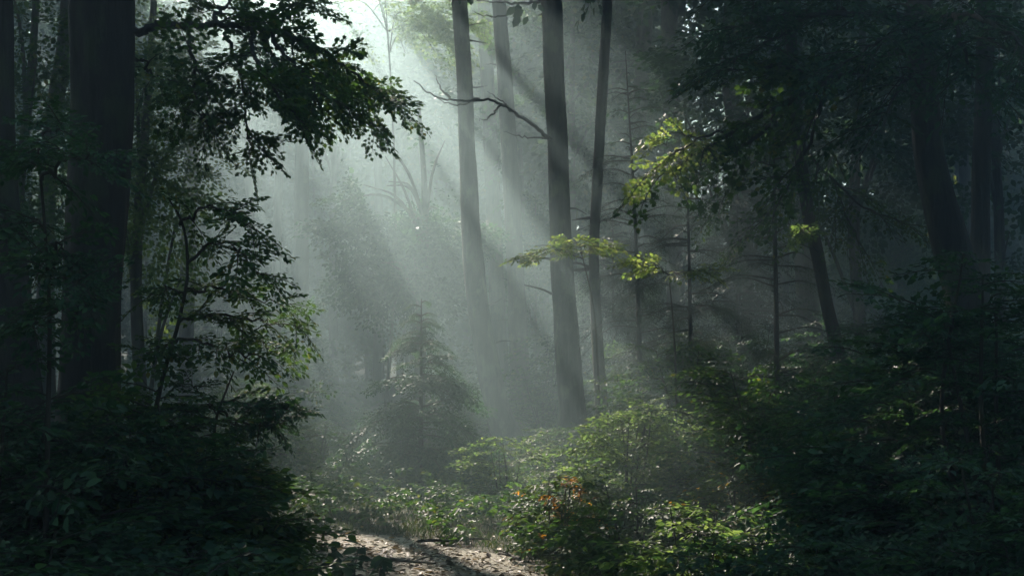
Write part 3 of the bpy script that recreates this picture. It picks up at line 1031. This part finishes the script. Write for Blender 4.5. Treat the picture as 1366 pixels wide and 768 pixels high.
# right bank
shrub('shrub', 'sunlit pale shrub above the orange leaves right of the path', 835, 15.5, 1.25, 0.8, 200, leaf='leaf_lit', L=0.5, q=0.12)
shrub('turning_shrub', 'shrub with orange autumn leaves beside the path', 752, 13, 0.72, 0.42, 70, leaf='leaf_autumn', L=0.4, q=0.17, tintf=lambda P, r: np.where((np.sin(P[:, 0] * 11 + P[:, 2] * 8) * np.sin(P[:, 2] * 13 + P[:, 1] * 6) > 0.45) & (r.random(len(P)) < 0.75), r.uniform(0.68, 0.95, len(P)), r.random(len(P)) * 0.6))
shrub('shrub', 'shrub of whitish sunlit sprays at the bottom edge right of the path', 935, 9.6, 0.62, 0.52, 80, leaf='leaf_lit', L=0.42, q=0.16)
shrub('shrub', 'green shrub between the orange leaves and the whitish sprays', 850, 11.2, 0.72, 0.55, 90, leaf='leaf', L=0.42, q=0.15)
shrub('shrub', 'flat topped shrub with pale fronds at the foot of the curved trunk', 676, 17.5, 0.85, 0.62, 80, leaf='leaf_lit', L=0.5, q=0.11, dome=0.8)
shrub('shrub', 'shrub wrapped round the foot of the stout central trunk', 745, 19.5, 1.0, 0.8, 130, leaf='leaf', L=0.5, q=0.11)
shrub('shrub', 'green shrub behind the sunlit pale shrub', 915, 17.5, 1.65, 1.0, 220, leaf='leaf', L=0.6, q=0.11)
shrub('shrub', 'broad dark shrub on the bank below the thin conifer pole', 1020, 14.5, 1.45, 1.05, 250, leaf='leaf', L=0.6, q=0.11)
shrub('shrub', 'shrub with a few orange leaves low on the right bank', 1010, 11, 0.85, 0.65, 120, leaf='leaf_autumn', L=0.45, q=0.15, tintf=lambda P, r: r.random(len(P)) * 0.70)
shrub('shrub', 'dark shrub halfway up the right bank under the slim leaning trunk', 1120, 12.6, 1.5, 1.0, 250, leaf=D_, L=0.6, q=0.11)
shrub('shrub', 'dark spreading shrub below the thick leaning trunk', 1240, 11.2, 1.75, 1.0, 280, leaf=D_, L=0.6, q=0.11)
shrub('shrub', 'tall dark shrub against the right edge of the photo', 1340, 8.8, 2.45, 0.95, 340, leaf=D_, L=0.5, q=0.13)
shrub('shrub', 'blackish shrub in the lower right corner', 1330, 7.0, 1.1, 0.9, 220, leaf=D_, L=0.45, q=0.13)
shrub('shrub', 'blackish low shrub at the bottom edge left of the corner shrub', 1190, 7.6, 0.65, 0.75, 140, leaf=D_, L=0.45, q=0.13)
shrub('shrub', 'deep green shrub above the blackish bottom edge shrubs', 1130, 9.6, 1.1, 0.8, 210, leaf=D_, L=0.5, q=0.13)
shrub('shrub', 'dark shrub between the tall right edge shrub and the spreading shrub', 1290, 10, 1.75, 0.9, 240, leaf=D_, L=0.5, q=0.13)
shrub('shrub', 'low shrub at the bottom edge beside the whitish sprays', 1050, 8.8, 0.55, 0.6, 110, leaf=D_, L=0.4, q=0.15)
shrub('shrub', 'shaded shrub behind the spreading shrub near the straight right trunk', 1200, 15.5, 1.9, 1.2, 240, leaf=D_, L=0.7, q=0.10)
# middle distance
shrub('shrub', 'misty low bush left of the far path', 425, 23, 0.8, 0.8, 90, leaf='leaf', L=0.6, q=0.12)
shrub('shrub', 'misty bush under the hazy trunk left of the path', 330, 20, 1.5, 1.2, 140, leaf='leaf', L=0.7, q=0.11)
shrub('shrub', 'misty bush behind the dense conifer bush', 610, 33, 1.3, 1.0, 110, leaf='leaf', L=0.6, q=0.12)
shrub('shrub', 'hazy bush behind the stout central trunk', 725, 28, 1.2, 1.0, 100, leaf='leaf', L=0.6, q=0.12)
shrub('shrub', 'shaded bush behind the young conifer pole', 890, 24, 1.7, 1.2, 130, leaf='leaf', L=0.7, q=0.11)
shrub('shrub', 'shaded bush left of the slim leaning right trunk', 1000, 21, 1.5, 1.2, 130, leaf=D_, L=0.7, q=0.11)
shrub('shrub', 'shaded bush right of the slim leaning right trunk', 1150, 20, 1.7, 1.2, 130, leaf=D_, L=0.7, q=0.11)

# dark weeds by the path
for i, (px, yy, h) in enumerate([(438, 10.3, 0.42), (472, 10.6, 0.36), (505, 10.8, 0.24), (452, 9.9, 0.34)]):
    X = (px - 683) / F * yy
    z = float(ground_z(X, yy))
    t = empty('weed', (X, yy, z))
    tag(t, ['tallest dark broad leaved weed at the left edge of the path', 'dark upright weed at the path edge right of the tallest weed', 'short dark weed reaching onto the path', 'drooping dark weed below the tallest weed'][i], 'weed', 'dark weeds at the left edge of the path')
    r = np.random.default_rng(70 + i)
    mb = MB()
    C = catmull([np.array([X, yy, z - 0.03]), np.array([X + 0.02, yy, z + h * 0.5]), np.array([X + 0.05, yy, z + h])], 5)
    tube(mb, C, np.linspace(0.006, 0.002, len(C)), 5)
    mb.build('stem', M['twig'], t)
    m = 34
    k = r.integers(1, len(C), m)
    a = r.uniform(0, 6.28, m)
    D = np.stack([np.cos(a), np.sin(a), r.normal(-0.25, 0.4, m)], -1)
    mb = MB()
    add_leaves(mb, C[k], D, np.stack([r.normal(0, .4, m), r.normal(0, .4, m), np.ones(m)], -1), r.uniform(0.07, 0.14, m), 'broad')
    mb.build('foliage', M['leaf_dark'], t)

for i, (px, yy, ang, ln, lab) in enumerate([(560, 13.4, 0.35, 0.7, 'crooked fallen stick lying across the far side of the path'), (690, 12.2, 1.9, 0.5, 'short fallen stick at the right edge of the path'), (520, 12.0, -0.5, 0.45, 'small fallen stick on the path near the dark weeds')]):
    X = (px - 683) / F * yy
    z = float(ground_z(X, yy))
    r = np.random.default_rng(600 + i)
    pp = np.array([[math.cos(ang) * k * ln + r.normal(0, 0.03), math.sin(ang) * k * ln + r.normal(0, 0.03), 0.035 + 0.03 * r.random()] for k in np.linspace(0, 1, 5)]) + np.array([X, yy, z])
    mb = MB()
    C = catmull(pp, 5)
    tube(mb, C, np.linspace(0.016, 0.006, len(C)), 7, 0.12, i)
    k = len(C) // 2
    C2 = catmull([C[k], C[k] + [0.08 * math.cos(ang + 0.8), 0.08 * math.sin(ang + 0.8), 0.03], C[k] + [0.2 * math.cos(ang + 0.7), 0.2 * math.sin(ang + 0.7), 0.04]], 4)
    tube(mb, C2, np.linspace(0.008, 0.003, len(C2)), 6)
    tag(mb.build('fallen_stick', M['twig'], origin=(X, yy, z), smooth=True), lab, 'stick', 'fallen sticks on the path')

# ================================================================== MISTY TREES BEHIND
def far_tree(name, label, X, Y, h, r0, crowns, leaf, seed, q=0.20, lean=0.0, group=None, L=1.5, n_side=8, kind='clump'):
    r = np.random.default_rng(seed)
    z = float(ground_z(X, Y))
    t = empty(name, (X, Y, z))
    tag(t, label, 'tree', group)
    base = np.array([X, Y, z])
    C = catmull([base - [0, 0, 0.3], base + [lean * 0.2 + r.normal(0, .15), 0, h * 0.35], base + [lean * 0.6 + r.normal(0, .2), 0, h * 0.7], base + [lean, 0, h]], 6)
    rad = np.linspace(r0, r0 * 0.25, len(C))
    rad[0] *= 1.3
    mb = MB()
    tube(mb, C, rad, 12, 0.05, seed)
    mb.build('trunk', M['bark'], t, smooth=True)
    P, A, LL = [], [], []
    lm = MB()
    for (dx, dy, dz, rx, ry, rz, n) in crowns:
        c = base + np.array([dx, dy, dz])
        p, a, l = crown_sprays(c, np.array([rx, ry, rz]), n, L, r)
        P.append(p); A.append(a); LL.append(l)
        for _ in range(6):
            ok_ = np.nonzero((C[:, 2] < c[2] + 0.1 * rz) & (C[:, 2] > c[2] - 1.6 * rz))[0]
            s = C[int(r.choice(ok_))] if len(ok_) else C[-3]
            d = r.normal(0, 1, 3)
            d /= np.linalg.norm(d)
            e = c + d * np.array([rx, ry, rz]) * 0.8
            lp = catmull([s, (s + e) / 2 + [0, 0, 0.4], e], 5)
            tube(lm, lp, np.linspace(min(0.07, r0 * 0.34), 0.008, len(lp)), 5)
    foliage('crown', t, np.concatenate(P), np.concatenate(A), np.concatenate(LL), q, n_side, kind, M[leaf], 0.15, 0.4, twigs=False, r=r, do_carve=True)
    lm.build('limbwork', M['bark'], t)
    return t


far_tree('forest_tree', 'bushy misty tree rising behind the dense conifer bush', (557 - 683) / F * 31, 31, 7.4, 0.15, [(-0.1, 0, 6.4, 1.0, 1.0, 1.6, 150), (-0.9, 0.2, 4.9, 1.3, 1.2, 1.0, 170), (0.5, 0.3, 4.3, 1.3, 1.2, 1.0, 170), (-0.3, -0.3, 3.4, 1.6, 1.4, 0.8, 170)], 'leaf_dark', 81, L=0.85, q=0.12, n_side=11, kind='simple')
far_tree('forest_tree', 'tree with bright yellow green leaves at the top of the light shafts', (505 - 683) / F * 31, 32, 10.2, 0.05, [(0.2, 0, 9.4, 2.0, 1.6, 1.0, 260)], 'leaf_lit', 82, L=0.8, q=0.10, n_side=11, kind='simple')
far_tree('forest_tree', 'leafy tree behind the thick left trunk with yellowish leaves', (205 - 683) / F * 17, 17, 7.5, 0.09, [(0, 0, 4.2, 0.9, 1.0, 2.3, 260)], 'leaf_lit', 83, L=0.6, q=0.10, kind='simple')
far_tree('forest_tree', 'leafy tree filling the gap between the two black left trunks', (45 - 683) / F * 16, 16, 7, 0.09, [(0, 0, 4.0, 1.3, 1.2, 2.3, 260)], 'leaf', 84, L=0.6, q=0.10, kind='simple')
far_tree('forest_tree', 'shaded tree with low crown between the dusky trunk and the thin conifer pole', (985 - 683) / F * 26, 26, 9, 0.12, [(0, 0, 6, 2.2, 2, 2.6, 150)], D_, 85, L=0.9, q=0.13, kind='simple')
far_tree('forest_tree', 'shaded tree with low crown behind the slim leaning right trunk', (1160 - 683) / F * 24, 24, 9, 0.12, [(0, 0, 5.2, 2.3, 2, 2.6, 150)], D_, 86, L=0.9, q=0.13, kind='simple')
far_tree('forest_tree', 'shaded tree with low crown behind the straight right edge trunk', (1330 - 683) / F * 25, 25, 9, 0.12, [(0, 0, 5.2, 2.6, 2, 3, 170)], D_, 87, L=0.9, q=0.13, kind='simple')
far_tree('forest_tree', 'leafy tree behind the stout central trunk', (770 - 683) / F * 36, 36, 13, 0.13, [(0, 0, 9, 2.4, 2.2, 4.5, 170)], 'leaf', 88, L=1.0, q=0.14, kind='simple')

# far wood: a few kinds, copied
protos = []
for k in range(5):
    r = np.random.default_rng(200 + k)
    h = [18, 21, 16, 20, 12][k]
    crowns = [[(0.3, 0, h - 3, 3.2, 3.2, 3.6, 90), (-1.2, 0, h - 7.5, 2.2, 2.2, 1.8, 36)],
              [(0, 0, h - 4, 3.6, 3.6, 4.2, 100)],
              [(0, 0, h - 5.5, 3.0, 3.0, 5.4, 110), (1.5, 0, 4.5, 1.6, 1.6, 1.2, 20)],
              [(0, 0, h - 3.2, 4, 4, 3.2, 90), (1.6, 0, h - 9, 2.0, 2.0, 1.4, 26)],
              [(0, 0, h - 5.5, 2.6, 2.6, 5.6, 110)]][k]
    protos.append(far_tree('forest_tree', 'grey tree fading into the far mist behind the nearer trunks', 0, 300, h, [0.13, 0.15, 0.11, 0.14, 0.10][k], crowns, 'leaf', 90 + k, lean=r.normal(0, 0.4), group='trees fading into the far mist'))
r = np.random.default_rng(5)
placed = []
used = [False] * 5


def place_far(X, Y, k, sc_=1.0):
    if used[k]:
        o = copy_tree(protos[k])
    else:
        o = protos[k]
        used[k] = True
    o.location = (X, Y, float(ground_z(X, Y)) - 0.1)
    o.rotation_euler = (0, 0, r.uniform(0, 6.28))
    sc_ = min(sc_, (22.6 - o.location[2]) / ([18, 21, 16, 20, 12][k] * 1.04 + 0.6))
    o.scale = (sc_, sc_, sc_)
    placed.append((X, Y))
    return o


tries = 0
while len(placed) < 135 and tries < 4000:
    tries += 1
    Y = r.uniform(44, 98)
    X = r.uniform(-0.44, 0.46) * Y
    if any((X - a) ** 2 + (Y - b) ** 2 < 5.0 for a, b in placed):
        continue
    # the sun comes in through the clearing: no tall crowns under its way
    xs = X + 0.335 * (Y - 33)      # where this spot's sunbeam ends above the clearing
    clear = -9.5 < xs < 2.5
    if clear and Y < 66:
        continue
    k = int(r.integers(0, 5))
    place_far(X, Y, k, r.uniform(0.85, 1.12))

# a closed screen of far crowns behind the clearing
n0 = len(placed)
tries = 0
while len(placed) < n0 + 30 and tries < 3000:
    tries += 1
    Y = r.uniform(67, 97)
    X = r.uniform(-0.34, 0.02) * Y
    if any((X - a) ** 2 + (Y - b) ** 2 < 3.2 for a, b in placed):
        continue
    place_far(X, Y, int(r.choice([0, 1, 2, 2, 3])), 1.15)

# unseen trees added beside and behind to cut sky light on the foreground
ring = 0
tries = 0
while ring < 54 and tries < 3000:
    tries += 1
    ang = r.uniform(0, 6.28)
    d = 11 + 30 * r.random()
    X, Y = d * math.sin(ang), d * math.cos(ang)
    if Y > 0 and abs(X) < 0.5 * Y + 3:
        continue
    if any((X - a) ** 2 + (Y - b) ** 2 < 12 for a, b in placed):
        continue
    o = place_far(X, Y, int(r.choice([1, 2, 4])), 0.75)
    o['label'] = 'unseen tree added round the viewpoint to block sky light'
    o['group'] = 'unseen trees added to block sky light'
    ring += 1

# leafy understory trees in the mist
und = []
for k in range(3):
    und.append(far_tree('understory_tree', 'small leafy tree blurred by the mist under the tall trees', 0, 300, 7.5, 0.07, [(0, 0, 4.9, 1.7, 1.7, 2.6, 230), (0.7 * (k - 1), 0.3, 2.4, 1.3, 1.2, 1.0, 60)], 'leaf', 150 + k, L=0.9, q=0.115, n_side=10, kind='simple', group='small trees blurred by the mist'))
uu = [False] * 3
pu = []
tries = 0
while len(pu) < 70 and tries < 3000:
    tries += 1
    Y = r.uniform(38, 98)
    X = r.uniform(-0.42, 0.44) * Y
    if Y < 56 and -0.28 < X / Y < -0.02:
        continue
    if any((X - a) ** 2 + (Y - b) ** 2 < 9 for a, b in pu):
        continue
    k = int(r.integers(0, 3))
    o = copy_tree(und[k]) if uu[k] else und[k]
    uu[k] = True
    s = r.uniform(0.75, 1.35)
    o.location = (X, Y, float(ground_z(X, Y)) - 0.1)
    o.rotation_euler = (0, 0, r.uniform(0, 6.28))
    o.scale = (s, s, s)
    pu.append((X, Y))

# far understory bushes, copied
bushes = []
for k in range(3):
    b = shrub('shrub', 'misty bush on the far forest floor', 0, 300, 1.6, 1.4, 60, leaf='leaf', L=1.0, q=0.14, nside=8, kind='simple', twigs=False, x=0.0, group='bushes on the misty far floor', seed=300 + k, stems=3)
    bushes.append(b)
ub = [False] * 3
pl = []
tries = 0
while len(pl) < 70 and tries < 3000:
    tries += 1
    Y = r.uniform(29, 80)
    X = r.uniform(-0.42, 0.44) * Y
    if abs(X - path_x(Y)) < 2.2 and Y < 60:
        continue
    if any((X - a) ** 2 + (Y - b) ** 2 < 4 for a, b in pl):
        continue
    k = int(r.integers(0, 3))
    o = copy_tree(bushes[k]) if ub[k] else bushes[k]
    ub[k] = True
    o.location = (X, Y, float(ground_z(X, Y)) - 0.05)
    o.rotation_euler = (0, 0, r.uniform(0, 6.28))
    s = r.uniform(0.7, 1.5)
    o.scale = (s, s, s)
    pl.append((X, Y))

# ================================================================== CANOPY TREES ADDED TO BLOCK SUN AND SKY LIGHT
def canopy(X, Y, h, rx, n, rz=3.0, seed=0, dx=0.0):
    return far_tree('forest_tree', 'tall broadleaf tree added to close the canopy and block light', X, Y, h, 0.2, [(dx, 0, h - rz, rx, rx, rz, n)], 'leaf_dark', 400 + seed, L=1.25, q=0.17, n_side=9, kind='simple', group='trees added to close the canopy and block light')


SP = [(-6, -3, 14), (5, -4, 14), (-1.5, -10, 15), (-11, 4, 14), (9, 4, 14), (-13, 14, 15), (13.5, 12, 15), (-8, 20, 15), (-14, 24, 17), (14, 22, 15), (9.5, 19, 14),
      (16, 31, 16), (11.5, 29, 15), (7.5, 40, 17), (13, 40, 17), (18.5, 42, 18), (3.0, 46, 17), (8, 50, 18), (14, 52, 19), (-17, 36, 18), (-13, -8, 14), (12, -8, 14), (4.5, 30, 15), (0, 58, 19), (5, 60, 20), (20, 20, 15), (-20, 14, 15), (20, 5, 14), (-19, 2, 14), (-13, 28, 15), (-13, 33, 16), (-9.5, 24, 15), (22, 35, 16), (20, 50, 17), (-3, 62, 14), (-12, 46, 15), (-15, 50, 16)]
for i, (a, b, h) in enumerate(SP):
    canopy(a, b, h, 5.6, 270, 3.2, i)

for i, (a, b, h) in enumerate([(-7.5, 45, 15), (-9.5, 51, 16), (-4.5, 48, 16), (-7, 56, 16)]):
    canopy(a, b, h, 4.8, 300, 3.0, 60 + i)  # added crowns dim the sun over the clearing so the shafts stand out

for i, (a, b, h, dx) in enumerate([(-8.8, 19, 15, 2.6), (-10.5, 24.5, 15, 3.6), (-8.0, 16, 13.5, 2.0), (-11.5, 29, 16, 3.0)]):
    canopy(a, b, h, 5.5, 380, 3.2, 80 + i, dx)  # crowns shifted sideways to stop sun leaking onto the left foreground

# ================================================================== HAZE
bm_v = np.array([[x, y, z] for z in (-1.6, 23.6) for y in (-150, 150) for x in (-150, 150)], float)
mb = MB()
mb.add(bm_v, [[0, 2, 3, 1], [4, 5, 7, 6], [0, 1, 5, 4], [2, 6, 7, 3], [0, 4, 6, 2], [1, 3, 7, 5]])
m, nt, out = newmat('mist')
pv = nt.nodes.new('ShaderNodeVolumePrincipled')
pv.inputs['Density'].default_value = 0.013
pv.inputs['Anisotropy'].default_value = 0.68
pv.inputs['Color'].default_value = (0.68, 0.94, 0.98, 1)
nt.links.new(pv.outputs[0], out.inputs['Volume'])
hz = mb.build('haze', m)
tag(hz, 'pale morning mist filling the forest', kind='stuff')

# ================================================================== LIGHT
w = bpy.data.worlds.new('World')
sc.world = w
w.use_nodes = True
nt = w.node_tree
nt.nodes.clear()
ow = nt.nodes.new('ShaderNodeOutputWorld')
bg = nt.nodes.new('ShaderNodeBackground')
sky = nt.nodes.new('ShaderNodeTexSky')
sky.sky_type = 'NISHITA'
sky.sun_disc = False
sky.sun_elevation = ELEV
sky.sun_rotation = AZ
bg.inputs['Strength'].default_value = 0.09
nt.links.new(sky.outputs[0], bg.inputs[0])
nt.links.new(bg.outputs[0], ow.inputs['Surface'])
sl = bpy.data.lights.new('sun', 'SUN')
sl.energy = 5.0
sl.angle = R(0.5)
sl.color = (1.0, 0.87, 0.76)
so = bpy.data.objects.new('sun', sl)
so.location = (0, 0, 60)
# a sun lamp shines along its -Z: point +Z at the sun
from mathutils import Vector
so.rotation_euler = Vector(S).to_track_quat('Z', 'Y').to_euler()
COL.objects.link(so)

# ================================================================== RENDER SETTINGS
sc.view_settings.view_transform = 'Standard'
sc.view_settings.look = 'None'
sc.view_settings.gamma = 1
sc.view_settings.exposure = 1.95
sc.view_settings.use_curve_mapping = False
c = sc.cycles
c.use_denoising = True
c.denoiser = 'OPENIMAGEDENOISE'
c.max_bounces = 6
c.diffuse_bounces = 3
c.glossy_bounces = 2
c.transmission_bounces = 3
c.volume_bounces = 0
c.transparent_max_bounces = 4
c.caustics_reflective = False
c.caustics_refractive = False
c.sample_clamp_indirect = 3.0
